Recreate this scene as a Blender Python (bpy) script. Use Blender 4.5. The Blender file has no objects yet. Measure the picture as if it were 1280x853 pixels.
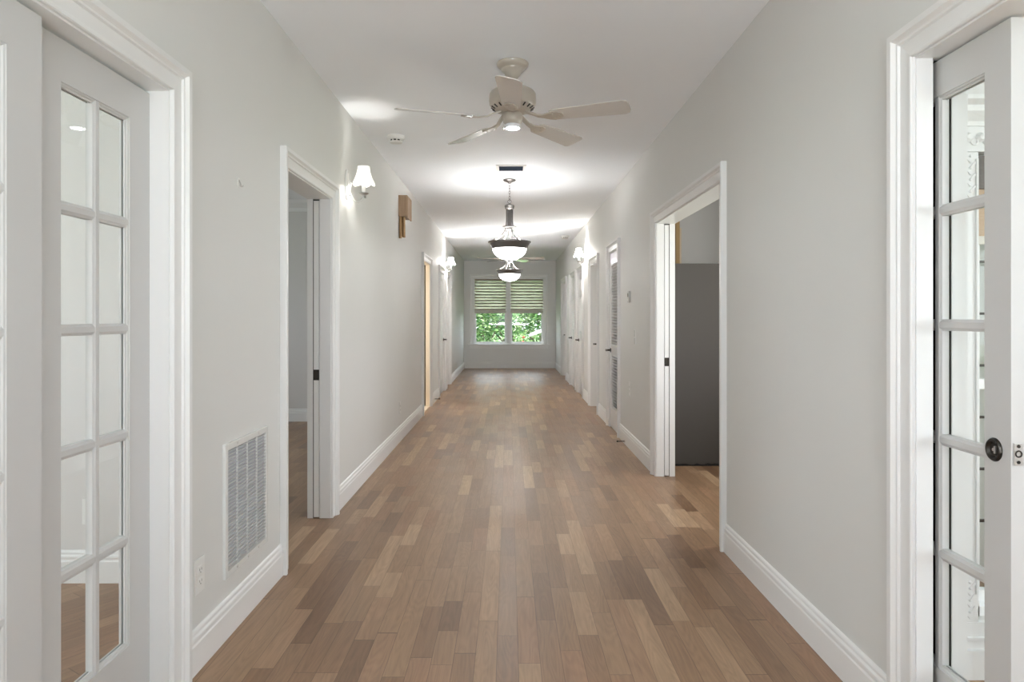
import bpy, bmesh, math, random
from mathutils import Vector, Matrix
random.seed(7)
PI = math.pi
C = bpy.context.scene.collection
sc = bpy.context.scene

# ------------------------------------------------------------------ constants
XL, XR = -1.14, 1.194          # hall faces of the side walls
TW = 0.15                      # wall thickness
XLO, XRO = XL - TW, XR + TW
YB, YE = -3.0, 17.38           # rear wall and end wall faces
CEIL = 2.74
CAMZ = 1.284
HEAD = 2.045                   # door opening height

# ------------------------------------------------------------------ materials
def principled(name, col, rough=0.5, metal=0.0, spec=0.5, coat=0.0):
    m = bpy.data.materials.new(name); m.use_nodes = True
    b = m.node_tree.nodes['Principled BSDF']
    b.inputs['Base Color'].default_value = (*col, 1)
    b.inputs['Roughness'].default_value = rough
    b.inputs['Metallic'].default_value = metal
    b.inputs['Specular IOR Level'].default_value = spec
    b.inputs['Coat Weight'].default_value = coat
    return m
def N(m, t, **kw):
    n = m.node_tree.nodes.new(t)
    for k, v in kw.items(): setattr(n, k, v)
    return n
def L(m, a, b): m.node_tree.links.new(a, b)
def bsdf(m): return m.node_tree.nodes['Principled BSDF']
def painted(name, col, rough, scale=60, bump=0.02, var=0.015):
    m = principled(name, col, rough)
    tc = N(m, 'ShaderNodeTexCoord'); nz = N(m, 'ShaderNodeTexNoise'); nz.inputs['Scale'].default_value = scale
    nz.inputs['Detail'].default_value = 3
    L(m, tc.outputs['Object'], nz.inputs['Vector'])
    bp = N(m, 'ShaderNodeBump'); bp.inputs['Strength'].default_value = bump; bp.inputs['Distance'].default_value = 0.01
    L(m, nz.outputs['Fac'], bp.inputs['Height']); L(m, bp.outputs['Normal'], bsdf(m).inputs['Normal'])
    n2 = N(m, 'ShaderNodeTexNoise'); n2.inputs['Scale'].default_value = 1.7
    L(m, tc.outputs['Object'], n2.inputs['Vector'])
    mx = N(m, 'ShaderNodeMix', data_type='RGBA'); L(m, n2.outputs['Fac'], mx.inputs['Factor'])
    mx.inputs['A'].default_value = (*[c - var for c in col], 1); mx.inputs['B'].default_value = (*[c + var for c in col], 1)
    L(m, mx.outputs['Result'], bsdf(m).inputs['Base Color'])
    return m
M_WALL = painted('wall_paint', (0.688, 0.690, 0.672), 0.55)
M_ROOM = painted('room_paint', (0.67, 0.655, 0.64), 0.6)
M_END = painted('lightened_end_wall_paint', (0.83, 0.83, 0.83), 0.55)  # paler than the hall walls, missing light put into the paint
M_BASE = painted('baseboard_paint', (0.82, 0.82, 0.815), 0.32, 30, 0.008, 0.006)
M_SASH = painted('lightened_sash_paint', (0.89, 0.89, 0.89), 0.35, 30, 0.008, 0.004)  # lightened as well, to brighten the dim end window trim
M_TRIM = painted('trim_paint', (0.755, 0.755, 0.75), 0.32, 30, 0.008, 0.006)
M_DOOR = painted('door_paint', (0.79, 0.79, 0.78), 0.3, 30, 0.008, 0.006)
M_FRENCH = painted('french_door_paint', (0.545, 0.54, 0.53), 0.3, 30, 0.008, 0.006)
M_CEIL = painted('ceiling_paint', (0.875, 0.905, 0.94), 0.75, 90, 0.03)
M_WHITE = principled('white_plastic', (0.78, 0.78, 0.76), 0.35)
M_ENAMEL = principled('white_enamel', (0.74, 0.74, 0.72), 0.25)
M_DARK = principled('dark_recess', (0.015, 0.014, 0.013), 0.8)
M_POCKET_SHADE = principled('pocket_shade', (0.03, 0.026, 0.02), 0.9)
M_DUCT = principled('duct_shadow_metal', (0.40, 0.40, 0.42), 0.6)
M_BRONZE = principled('dark_bronze', (0.05, 0.045, 0.04), 0.35, 0.9)
M_STEEL = principled('brushed_steel', (0.55, 0.54, 0.52), 0.35, 1.0)
M_PEWTER = principled('antique_pewter', (0.20, 0.19, 0.185), 0.36, 0.85)
M_BRASS = principled('aged_brass', (0.42, 0.27, 0.14), 0.35, 0.9)
M_ALMOND = principled('almond_enamel', (0.45, 0.405, 0.345), 0.28, 0.0, 0.5, 0.3)
M_BLADE = principled('blade_laminate', (0.60, 0.575, 0.545), 0.2, 0.0, 0.6, 0.6)
M_GRILLE = principled('register_metal', (0.16, 0.20, 0.27), 0.45, 0.2)
M_FELT = painted('dark_grey_board', (0.058, 0.051, 0.046), 0.85, 200, 0.05, 0.005)
M_FELTEDGE = principled('torn_black_edge', (0.012, 0.012, 0.012), 0.9)

def wood(name, c1, c2, rough=0.45, sc_=(18, 18, 1.2)):
    m = principled(name, c1, rough)
    tc = N(m, 'ShaderNodeTexCoord'); mp = N(m, 'ShaderNodeMapping'); mp.inputs['Scale'].default_value = sc_
    nz = N(m, 'ShaderNodeTexNoise'); nz.inputs['Scale'].default_value = 3; nz.inputs['Detail'].default_value = 5
    L(m, tc.outputs['Object'], mp.inputs['Vector']); L(m, mp.outputs['Vector'], nz.inputs['Vector'])
    mx = N(m, 'ShaderNodeMix', data_type='RGBA'); L(m, nz.outputs['Fac'], mx.inputs['Factor'])
    mx.inputs['A'].default_value = (*c1, 1); mx.inputs['B'].default_value = (*c2, 1)
    L(m, mx.outputs['Result'], bsdf(m).inputs['Base Color'])
    return m
M_OAKBOX = wood('oak_box', (0.22, 0.135, 0.075), (0.42, 0.29, 0.18))
M_RAWPINE = wood('raw_pine', (0.70, 0.57, 0.41), (0.82, 0.70, 0.54))
M_OLDPINE = wood('aged_pine', (0.42, 0.25, 0.09), (0.56, 0.36, 0.15))

def floor_mat(name, rot=0.0, tint=(1, 1, 1)):
    """strip oak: 82 mm boards of random length, each board its own tone"""
    m = principled(name, (0.4, 0.25, 0.15), 0.3)
    P = lambda op, a, b=None, c=None: math_node(m, op, a, b, c)
    geo = N(m, 'ShaderNodeNewGeometry')
    mp = N(m, 'ShaderNodeMapping'); mp.inputs['Rotation'].default_value = (0, 0, rot)
    L(m, geo.outputs['Position'], mp.inputs['Vector'])
    sx = N(m, 'ShaderNodeSeparateXYZ'); L(m, mp.outputs['Vector'], sx.inputs['Vector'])
    u = P('DIVIDE', P('ADD', sx.outputs['X'], 20.013), 0.0815)
    row = P('FLOOR', u); fu = P('SUBTRACT', u, row)
    wn1 = N(m, 'ShaderNodeTexWhiteNoise', noise_dimensions='1D'); L(m, row, wn1.inputs['W'])
    wn2 = N(m, 'ShaderNodeTexWhiteNoise', noise_dimensions='1D'); L(m, P('ADD', row, 71.3), wn2.inputs['W'])
    ln = P('ADD', P('MULTIPLY', wn2.outputs['Value'], 0.35), 0.42)
    off = P('MULTIPLY', wn1.outputs['Value'], 9.0)
    # warp along the row so board lengths differ
    w1 = P('MULTIPLY', P('SINE', P('ADD', P('MULTIPLY', sx.outputs['Y'], 2.1), P('MULTIPLY', off, 3.0))), 0.17)
    w2 = P('MULTIPLY', P('SINE', P('ADD', P('MULTIPLY', sx.outputs['Y'], 5.3), P('MULTIPLY', off, 5.0))), 0.06)
    yy = P('ADD', P('ADD', sx.outputs['Y'], off), P('ADD', w1, w2))
    v = P('DIVIDE', yy, ln)
    pid = P('FLOOR', v); fv = P('SUBTRACT', v, pid)
    cid = N(m, 'ShaderNodeCombineXYZ'); L(m, row, cid.inputs['X']); L(m, pid, cid.inputs['Y'])
    wn = N(m, 'ShaderNodeTexWhiteNoise', noise_dimensions='3D'); L(m, cid.outputs['Vector'], wn.inputs['Vector'])
    cr = N(m, 'ShaderNodeValToRGB'); L(m, wn.outputs['Value'], cr.inputs['Fac'])
    e = cr.color_ramp.elements
    FT = 0.74
    pal = [(0.0, (0.235, 0.138, 0.080)), (0.12, (0.305, 0.186, 0.110)), (0.35, (0.355, 0.224, 0.136)), (0.58, (0.405, 0.265, 0.164)),
           (0.76, (0.372, 0.224, 0.140)), (0.90, (0.475, 0.322, 0.205)), (1.0, (0.560, 0.396, 0.258))]
    while len(e) < len(pal): e.new(0.5)
    for el, (p, c) in zip(e, pal):
        el.position = p; el.color = (*[a * t * FT for a, t in zip(c, tint)], 1)
    # grain: fine streaks + cathedral figure, shifted per board
    gx = N(m, 'ShaderNodeCombineXYZ')
    L(m, P('MULTIPLY', sx.outputs['X'], 55.0), gx.inputs['X']); L(m, P('MULTIPLY', sx.outputs['Y'], 2.6), gx.inputs['Y'])
    L(m, P('MULTIPLY', wn.outputs['Value'], 60.0), gx.inputs['Z'])
    g1 = N(m, 'ShaderNodeTexNoise'); g1.inputs['Scale'].default_value = 1.0; g1.inputs['Detail'].default_value = 5; g1.inputs['Roughness'].default_value = 0.65
    L(m, gx.outputs['Vector'], g1.inputs['Vector'])
    hx = N(m, 'ShaderNodeCombineXYZ')
    L(m, P('MULTIPLY', sx.outputs['X'], 14.0), hx.inputs['X']); L(m, P('MULTIPLY', sx.outputs['Y'], 1.5), hx.inputs['Y'])
    L(m, P('MULTIPLY', wn.outputs['Value'], 37.0), hx.inputs['Z'])
    g2 = N(m, 'ShaderNodeTexNoise'); g2.inputs['Scale'].default_value = 1.0; g2.inputs['Detail'].default_value = 1
    L(m, hx.outputs['Vector'], g2.inputs['Vector'])
    rings = P('SINE', P('MULTIPLY', g2.outputs['Fac'], 85.0))
    shade = P('ADD', P('ADD', 0.62, P('MULTIPLY', g1.outputs['Fac'], 0.72)), P('MULTIPLY', rings, 0.06))
    # seams
    du = P('MULTIPLY', P('MINIMUM', fu, P('SUBTRACT', 1.0, fu)), 0.0815)
    dv = P('MULTIPLY', P('MINIMUM', fv, P('SUBTRACT', 1.0, fv)), ln)
    d = P('MINIMUM', P('MULTIPLY', du, 1.5), dv)
    seam = N(m, 'ShaderNodeMapRange', interpolation_type='SMOOTHSTEP'); L(m, d, seam.inputs['Value'])
    seam.inputs['From Min'].default_value = 0.0004; seam.inputs['From Max'].default_value = 0.0024
    seam.inputs['To Min'].default_value = 0.5; seam.inputs['To Max'].default_value = 1.0
    tot = P('MULTIPLY', shade, seam.outputs['Result'])
    mx = N(m, 'ShaderNodeVectorMath', operation='SCALE'); L(m, cr.outputs['Color'], mx.inputs[0]); L(m, tot, mx.inputs['Scale'])
    L(m, mx.outputs['Vector'], bsdf(m).inputs['Base Color'])
    rn = N(m, 'ShaderNodeTexNoise'); rn.inputs['Scale'].default_value = 2.2; L(m, geo.outputs['Position'], rn.inputs['Vector'])
    L(m, P('ADD', P('MULTIPLY', rn.outputs['Fac'], 0.10), P('ADD', 0.285, P('MULTIPLY', wn.outputs['Value'], 0.08))), bsdf(m).inputs['Roughness'])
    bp = N(m, 'ShaderNodeBump'); bp.inputs['Strength'].default_value = 0.25; bp.inputs['Distance'].default_value = 0.0015
    L(m, P('ADD', seam.outputs['Result'], P('MULTIPLY', g1.outputs['Fac'], 0.25)), bp.inputs['Height']); L(m, bp.outputs['Normal'], bsdf(m).inputs['Normal'])
    bsdf(m).inputs['Specular IOR Level'].default_value = 0.42
    pass
    return m
def math_node(m, op, a, b=None, c=None):
    n = N(m, 'ShaderNodeMath', operation=op)
    for i, x in enumerate((a, b, c)):
        if x is None: continue
        if isinstance(x, (int, float)): n.inputs[i].default_value = x
        else: L(m, x, n.inputs[i])
    return n.outputs[0]
M_FLOOR = floor_mat('oak_strip_floor', 0.0, (1.0, 0.955, 0.92))
M_FLOOR_A = floor_mat('oak_strip_floor_laid_diagonally', math.radians(34), (0.95, 0.88, 0.86))

def glass_mat():
    m = bpy.data.materials.new('clear_glass'); m.use_nodes = True; nt = m.node_tree; nt.nodes.clear()
    o = N(m, 'ShaderNodeOutputMaterial'); t = N(m, 'ShaderNodeBsdfTransparent'); g = N(m, 'ShaderNodeBsdfGlossy')
    t.inputs['Color'].default_value = (0.97, 0.98, 0.975, 1); g.inputs['Roughness'].default_value = 0.01
    lw = N(m, 'ShaderNodeFresnel'); lw.inputs['IOR'].default_value = 1.45
    ge = N(m, 'ShaderNodeNewGeometry'); fac = math_node(m, 'MULTIPLY', lw.outputs[0], math_node(m, 'SUBTRACT', 1.0, ge.outputs['Backfacing']))
    mx = N(m, 'ShaderNodeMixShader'); L(m, fac, mx.inputs[0]); L(m, t.outputs[0], mx.inputs[1]); L(m, g.outputs[0], mx.inputs[2])
    L(m, mx.outputs[0], o.inputs['Surface']); return m
M_GLASS = glass_mat()
def lamp_mat(name, col, strength):
    m = principled(name, (0.8, 0.8, 0.78), 0.4)
    bsdf(m).inputs['Emission Color'].default_value = (*col, 1); bsdf(m).inputs['Emission Strength'].default_value = strength
    return m
BOWL_E, SHADE_E = 8.5, 1.0
M_BOWL = lamp_mat('lit_frosted_glass', (1.0, 0.985, 0.965), BOWL_E)
M_PBULB = lamp_mat('lit_pendant_bulb', (1.0, 0.985, 0.96), 72.0)
M_LENSGLASS = principled('frosted_lens_rim', (0.74, 0.76, 0.80), 0.3)
M_LENS = lamp_mat('lit_fan_lens', (0.97, 0.98, 1.0), 40.0)
M_FAN_GLOW_FAR = lamp_mat('boosted_far_fan_glow', (0.97, 0.98, 1.0), 240.0)  # far fan light, boosted to brighten the hall end
def shade_mat(name, glow):
    m = bpy.data.materials.new(name); m.use_nodes = True; nt = m.node_tree; nt.nodes.clear()
    o = N(m, 'ShaderNodeOutputMaterial'); d = N(m, 'ShaderNodeBsdfDiffuse'); t = N(m, 'ShaderNodeBsdfTranslucent')
    d.inputs['Color'].default_value = (0.85, 0.84, 0.82, 1); t.inputs['Color'].default_value = (0.85, 0.83, 0.79, 1)
    mx = N(m, 'ShaderNodeMixShader'); mx.inputs[0].default_value = 0.22
    L(m, d.outputs[0], mx.inputs[1]); L(m, t.outputs[0], mx.inputs[2])
    e = N(m, 'ShaderNodeEmission'); e.inputs['Color'].default_value = (1.0, 0.97, 0.92, 1); e.inputs['Strength'].default_value = glow
    ad = N(m, 'ShaderNodeAddShader'); L(m, mx.outputs[0], ad.inputs[0]); L(m, e.outputs[0], ad.inputs[1]); L(m, ad.outputs[0], o.inputs['Surface']); return m
M_SHADE = shade_mat('lit_pleated_shade', 0.25)
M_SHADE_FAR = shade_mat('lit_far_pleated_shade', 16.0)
def woven_mat():
    m = bpy.data.materials.new('woven_grass_shade'); m.use_nodes = True; nt = m.node_tree; nt.nodes.clear()
    o = N(m, 'ShaderNodeOutputMaterial'); d = N(m, 'ShaderNodeBsdfDiffuse'); t = N(m, 'ShaderNodeBsdfTranslucent'); tr = N(m, 'ShaderNodeBsdfTransparent')
    tc = N(m, 'ShaderNodeTexCoord'); mp = N(m, 'ShaderNodeMapping'); mp.inputs['Scale'].default_value = (1.6, 2, 42)
    nz = N(m, 'ShaderNodeTexNoise'); nz.inputs['Scale'].default_value = 1; nz.inputs['Detail'].default_value = 4
    L(m, tc.outputs['Object'], mp.inputs['Vector']); L(m, mp.outputs['Vector'], nz.inputs['Vector'])
    cr = N(m, 'ShaderNodeValToRGB'); L(m, nz.outputs['Fac'], cr.inputs['Fac'])
    cr.color_ramp.elements[0].position = 0.3; cr.color_ramp.elements[0].color = (0.44, 0.45, 0.32, 1)
    cr.color_ramp.elements[1].position = 0.7; cr.color_ramp.elements[1].color = (0.86, 0.84, 0.74, 1)
    L(m, cr.outputs[0], d.inputs['Color']); L(m, cr.outputs[0], t.inputs['Color'])
    mx = N(m, 'ShaderNodeMixShader'); mx.inputs[0].default_value = 0.6
    L(m, d.outputs[0], mx.inputs[1]); L(m, t.outputs[0], mx.inputs[2])
    m2 = N(m, 'ShaderNodeMixShader'); m2.inputs[0].default_value = 0.22
    L(m, mx.outputs[0], m2.inputs[1]); L(m, tr.outputs[0], m2.inputs[2]); L(m, m2.outputs[0], o.inputs['Surface']); return m
M_WOVEN = woven_mat()
M_TANWEAVE = wood('tan_grass_weave', (0.42, 0.30, 0.20), (0.58, 0.45, 0.33), 0.8, (3, 3, 60))
M_VALANCE = wood('brown_weave', (0.10, 0.09, 0.085), (0.20, 0.18, 0.165), 0.8, (3, 3, 60))
M_BATTEN = wood('shade_batten', (0.20, 0.17, 0.11), (0.34, 0.29, 0.20), 0.6, (1, 18, 18))
M_RAIL = principled('shade_rail_fabric', (0.66, 0.64, 0.58), 0.8)
def leaf_mat(name, cols):
    m = bpy.data.materials.new(name); m.use_nodes = True; nt = m.node_tree; nt.nodes.clear()
    o = N(m, 'ShaderNodeOutputMaterial'); d = N(m, 'ShaderNodeBsdfDiffuse'); t = N(m, 'ShaderNodeBsdfTranslucent')
    g = N(m, 'ShaderNodeNewGeometry'); cr = N(m, 'ShaderNodeValToRGB'); L(m, g.outputs['Random Per Island'], cr.inputs['Fac'])
    while len(cr.color_ramp.elements) < len(cols): cr.color_ramp.elements.new(0.5)
    for i, c in enumerate(cols):
        cr.color_ramp.elements[i].position = i / (len(cols) - 1); cr.color_ramp.elements[i].color = (*c, 1)
    L(m, cr.outputs[0], d.inputs['Color']); L(m, cr.outputs[0], t.inputs['Color'])
    mx = N(m, 'ShaderNodeMixShader'); mx.inputs[0].default_value = 0.35
    L(m, d.outputs[0], mx.inputs[1]); L(m, t.outputs[0], mx.inputs[2]); L(m, mx.outputs[0], o.inputs['Surface']); return m
M_LEAF = leaf_mat('leaves', [(0.06, 0.13, 0.06), (0.12, 0.24, 0.09), (0.22, 0.36, 0.14), (0.36, 0.48, 0.22), (0.55, 0.62, 0.42)])
M_LEAFDK = leaf_mat('dark_leaves', [(0.05, 0.12, 0.07), (0.09, 0.19, 0.10), (0.14, 0.26, 0.12), (0.22, 0.36, 0.18)])
M_BLOOM = leaf_mat('red_blooms', [(0.5, 0.10, 0.08), (0.62, 0.24, 0.18)])
M_BARK = wood('bark', (0.10, 0.08, 0.06), (0.2, 0.16, 0.12), 0.9)
M_GRASS = painted('lawn_grass', (0.16, 0.26, 0.10), 0.9, 40, 0.3, 0.05)
M_FASCIA = principled('white_fascia', (0.42, 0.415, 0.40), 0.5)
M_SIDING = principled('grey_siding', (0.24, 0.27, 0.27), 0.7)
M_LAP = painted('white_lap_siding', (0.34, 0.37, 0.40), 0.6, 20)
M_TANBRICK = painted('tan_brick', (0.20, 0.15, 0.10), 0.8, 30, 0.1, 0.05)
M_ROOF = painted('roof_shingle', (0.2, 0.17, 0.16), 0.9, 30, 0.2, 0.03)

# ------------------------------------------------------------------ mesh helpers
class MB:
    def __init__(s): s.bm = bmesh.new()
    def box(s, x0, x1, y0, y1, z0, z1, bev=0.0):
        x0, x1 = min(x0, x1), max(x0, x1); y0, y1 = min(y0, y1), max(y0, y1); z0, z1 = min(z0, z1), max(z0, z1)
        v = [s.bm.verts.new(p) for p in ((x0,y0,z0),(x1,y0,z0),(x1,y1,z0),(x0,y1,z0),(x0,y0,z1),(x1,y0,z1),(x1,y1,z1),(x0,y1,z1))]
        f = [s.bm.faces.new([v[i] for i in q]) for q in ((3,2,1,0),(4,5,6,7),(0,1,5,4),(1,2,6,5),(2,3,7,6),(3,0,4,7))]
        if bev:
            es = list({e for a in f for e in a.edges})
            bmesh.ops.bevel(s.bm, geom=es, offset=bev, segments=2, affect='EDGES', profile=0.7)
        return s
    def obox(s, c, half, R):
        v = []
        for dz in (-1, 1):
            for dx, dy in ((-1,-1),(1,-1),(1,1),(-1,1)):
                v.append(s.bm.verts.new(Vector(c) + R @ Vector((dx*half[0], dy*half[1], dz*half[2]))))
        for q in ((3,2,1,0),(4,5,6,7),(0,1,5,4),(1,2,6,5),(2,3,7,6),(3,0,4,7)): s.bm.faces.new([v[i] for i in q])
        return s
    def strips(s, rings, close_ring=True, caps=True):
        vs = [[s.bm.verts.new(p) for p in r] for r in rings]
        n = len(vs[0])
        for a, b in zip(vs, vs[1:]):
            for i in range(n if close_ring else n - 1):
                j = (i + 1) % n
                s.bm.faces.new((a[i], a[j], b[j], b[i]))
        if caps and close_ring:
            s.bm.faces.new(list(reversed(vs[0]))); s.bm.faces.new(vs[-1])
        return s
    def lathe(s, prof, seg=32, c=(0,0,0), axis='Z', caps=True):
        rings = []
        for r, z in prof:
            ring = []
            for i in range(seg):
                a = 2*PI*i/seg; p = (max(r, 1e-5)*math.cos(a), max(r, 1e-5)*math.sin(a), z)
                if axis == 'X': p = (p[2], p[0], p[1])
                if axis == 'Y': p = (p[1], p[2], p[0])
                ring.append((p[0]+c[0], p[1]+c[1], p[2]+c[2]))
            rings.append(ring)
        return s.strips(rings, True, caps)
    def tube(s, pts, rad, seg=10):
        pts = [Vector(p) for p in pts]
        rr = rad if isinstance(rad, (list, tuple)) else [rad]*len(pts)
        rings = []; up = Vector((0.013, 0.027, 1)); prev = None
        for i, p in enumerate(pts):
            t = (pts[min(i+1, len(pts)-1)] - pts[max(i-1, 0)]).normalized()
            if prev is None:
                a = t.cross(up); a = a if a.length > 1e-3 else t.cross(Vector((1,0,0))); a.normalize()
            else:
                a = (prev - t*prev.dot(t)).normalized()
            prev = a; b = t.cross(a)
            rings.append([p + (a*math.cos(2*PI*k/seg) + b*math.sin(2*PI*k/seg))*rr[i] for k in range(seg)])
        return s.strips(rings)
    def ring(s, c, R, r, axis='Z', seg=24, cs=8, sx=1, sy=1):
        vs = []
        for i in range(seg):
            a = 2*PI*i/seg; row = []
            for k in range(cs):
                b = 2*PI*k/cs; q = R + r*math.cos(b); p = (q*math.cos(a)*sx, q*math.sin(a)*sy, r*math.sin(b))
                if axis == 'X': p = (p[2], p[0], p[1])
                if axis == 'Y': p = (p[0], p[2], p[1])
                row.append(s.bm.verts.new((p[0]+c[0], p[1]+c[1], p[2]+c[2])))
            vs.append(row)
        for i in range(seg):
            for k in range(cs):
                s.bm.faces.new((vs[i][k], vs[(i+1)%seg][k], vs[(i+1)%seg][(k+1)%cs], vs[i][(k+1)%cs]))
        return s
    def prism(s, poly, fn):
        """poly in 2D; fn(p, 0/1) -> 3D point"""
        return s.strips([[fn(p, 0) for p in poly], [fn(p, 1) for p in poly]])
    def build(s, name, mat, parent=None, smooth=False, loc=None):
        bmesh.ops.recalc_face_normals(s.bm, faces=s.bm.faces)
        me = bpy.data.meshes.new(name); s.bm.to_mesh(me); s.bm.free()
        me.materials.append(mat)
        o = bpy.data.objects.new(name, me); C.objects.link(o)
        if parent: o.parent = parent
        if loc: o.location = loc
        if smooth:
            for p in me.polygons: p.use_smooth = True
            me.set_sharp_from_angle(angle=math.radians(38))
        return o
def thing(name, label, cat, loc=(0,0,0), rotz=0.0, group=None):
    o = bpy.data.objects.new(name, None); C.objects.link(o); o.empty_display_size = 0.1
    o.location = loc; o.rotation_euler = (0, 0, rotz)
    o['label'] = label; o['category'] = cat
    if group: o['group'] = group
    return o
def tag(o, label, cat, group=None):
    o['label'] = label; o['category'] = cat
    if group: o['group'] = group
    return o
def structure(o, label=None, cat=None):
    o['kind'] = 'structure'
    if label: o['label'] = label
    if cat: o['category'] = cat
    return o
def dup(root, loc, rotz=None, label=None, group=None):
    def cp(o, parent):
        c = o.copy(); C.objects.link(c); c.parent = parent
        for ch in list(o.children): cp(ch, c)
        return c
    r = cp(root, None); r.location = loc
    if rotz is not None: r.rotation_euler = (0, 0, rotz)
    if label: r['label'] = label
    if group: r['group'] = group
    return r

# ------------------------------------------------------------------ the shell
# openings: (y0, y1, slot) - slot = (xa, xb, length) distance into the wall of the pocket at the far jamb
OPEN_L = [(1.13, 2.29, None), (3.50, 4.37, (0.072, 0.114, 0.9)), (9.02, 9.83, (0.058, 0.114, 0.85)), (11.12, 11.98, None), (12.42, 13.12, None)]
OPEN_R = [(0.72, 2.00, (0.049, 0.104, 0.95)), (3.84, 5.52, (0.063, 0.106, 0.9)), (7.40, 8.06, None), (9.12, 9.915, None),
          (10.95, 11.72, None), (12.18, 13.05, None), (14.15, 15.20, None)]
LIN = 0.02
YSTART = {-1: 0.96, 1: 0.56}
def side_wall(name, x, s, opens):
    """x: hall face, s: direction into the wall"""
    m = MB(); y = YSTART[s]          # side walls cut short behind the camera, opened to let more light in
    for y0, y1, slot in opens:
        m.box(x, x + s*TW, y, y0 - LIN, 0, CEIL)
        m.box(x, x + s*TW, y0 - LIN, y1 + LIN, HEAD + LIN, CEIL)
        y = y1 + LIN
        if slot:
            a, b, ln = slot
            m.box(x, x + s*a, y, y + ln, 0, CEIL); m.box(x + s*b, x + s*TW, y, y + ln, 0, CEIL)
            m.box(x + s*a, x + s*b, y, y + ln, HEAD + 0.02, CEIL)
            y += ln
    m.box(x, x + s*TW, y, YE + 0.16, 0, CEIL)
    return structure(m.build(name, M_WALL))
side_wall('wall_left', XL, -1, OPEN_L)
side_wall('wall_right', XR, 1, OPEN_R)

CAS = [(0.0,0.0),(0.0,0.009),(0.003,0.013),(0.010,0.014),(0.013,0.010),(0.017,0.010),(0.052,0.014),(0.056,0.021),(0.062,0.022),(0.066,0.026),(0.072,0.033),(0.090,0.034),(0.093,0.030),(0.093,0.0)]
def casing(m, x, s, y0, y1, zt, rev=0.006, full=True):
    rings = []
    for yy, sy, top in ((y0, -1, 0), (y0, -1, 1), (y1, 1, 1), (y1, 1, 0)):
        rings.append([(x + s*t, yy + sy*(u + rev), (zt + rev + u) if top else 0.0) for u, t in CAS])
    m.strips(rings)
def jambs(m, x, s, y0, y1, slot, head=True):
    m.box(x, x + s*TW, y0 - LIN, y0, 0, HEAD)
    if slot:
        a, b, ln = slot
        m.box(x, x + s*a, y1, y1 + LIN, 0, HEAD); m.box(x + s*b, x + s*TW, y1, y1 + LIN, 0, HEAD)
    else:
        m.box(x, x + s*TW, y1, y1 + LIN, 0, HEAD)
    m.box(x, x + s*TW, y0 - LIN, y1 + LIN, HEAD, HEAD + LIN)
tn = 0
for x, s, opens in ((XL, -1, OPEN_L), (XR, 1, OPEN_R)):
    for i, (y0, y1, slot) in enumerate(opens):
        tn += 1
        m = MB(); casing(m, x, -s, y0, y1, HEAD)
        if not (s == -1 and i == 2): jambs(m, x, s, y0, y1, slot)
        o = structure(m.build('trim_%d' % tn, M_TRIM))
for x, s, opens in ((XL, -1, OPEN_L), (XR, 1, OPEN_R)):
    for y0, y1, slot in opens:
        if not slot: continue
        a, b, ln = slot; tn += 1
        m = MB(); m.box(x + s*a, x + s*(a + 0.001), y1 + 0.004, y1 + ln, 0, HEAD + 0.02); m.box(x + s*(b - 0.001), x + s*b, y1 + 0.004, y1 + ln, 0, HEAD + 0.02)
        structure(m.build('trim_%d' % tn, M_POCKET_SHADE))  # dark sheets painted as the shade deep inside the door pockets
# unpainted pine jamb of the third left opening
y0, y1, slot = OPEN_L[2]
m = MB(); jambs(m, XL, -1, y0, y1, slot); tn += 1
structure(m.build('trim_%d' % tn, M_RAWPINE), 'unpainted pine split jamb of the narrow left opening', 'door jamb')
m = MB(); m.box(XL - 0.002, XL - TW, y0, y1, 0.0, 0.014, 0.004); tn += 1
structure(m.build('trim_%d' % tn, M_RAWPINE), 'pale wooden threshold in the narrow left opening', 'threshold')

BASE = [(0,0),(0.016,0),(0.016,0.104),(0.013,0.110),(0.013,0.118),(0.0155,0.122),(0.0145,0.130),(0.009,0.136),(0.009,0.142),(0.0105,0.146),(0.008,0.153),(0.003,0.157),(0,0.157)]
def base_y(m, x, s, ya, yb):
    m.strips([[(x + s*t, ya, z) for t, z in BASE], [(x + s*t, yb, z) for t, z in BASE]])
def base_x(m, y, s, xa, xb):
    m.strips([[(xa, y + s*t, z) for t, z in BASE], [(xb, y + s*t, z) for t, z in BASE]])
for nm, x, s, opens in (('baseboard_left', XL, 1, OPEN_L), ('baseboard_right', XR, -1, OPEN_R)):
    m = MB(); y = YSTART[-s]
    for y0, y1, _ in opens:
        if y0 - 0.099 - y > 0.03: base_y(m, x, s, y, y0 - 0.0995)
        y = y1 + 0.0995
    base_y(m, x, s, y, YE)
    structure(m.build(nm, M_BASE))
m = MB(); base_x(m, YE, -1, XL, XR); structure(m.build('baseboard_end', M_BASE))

# floor / ceiling
RLX, RRX = -4.6, 4.2
m = MB(); m.box(XLO + 0.02, RRX, YB - 0.2, YE + 0.2, -0.1, 0); m.box(RLX, XLO + 0.02, 3.37, YE + 0.2, -0.1, 0); structure(m.build('floor', M_FLOOR))
m = MB(); m.box(RLX, XLO + 0.02, YB - 0.2, 3.37, -0.1, 0); structure(m.build('floor_left', M_FLOOR_A))
m = MB(); m.box(RLX - 0.2, RRX + 0.2, YB - 0.2, YE + 0.2, CEIL, CEIL + 0.12); structure(m.build('ceiling', M_CEIL))

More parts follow.
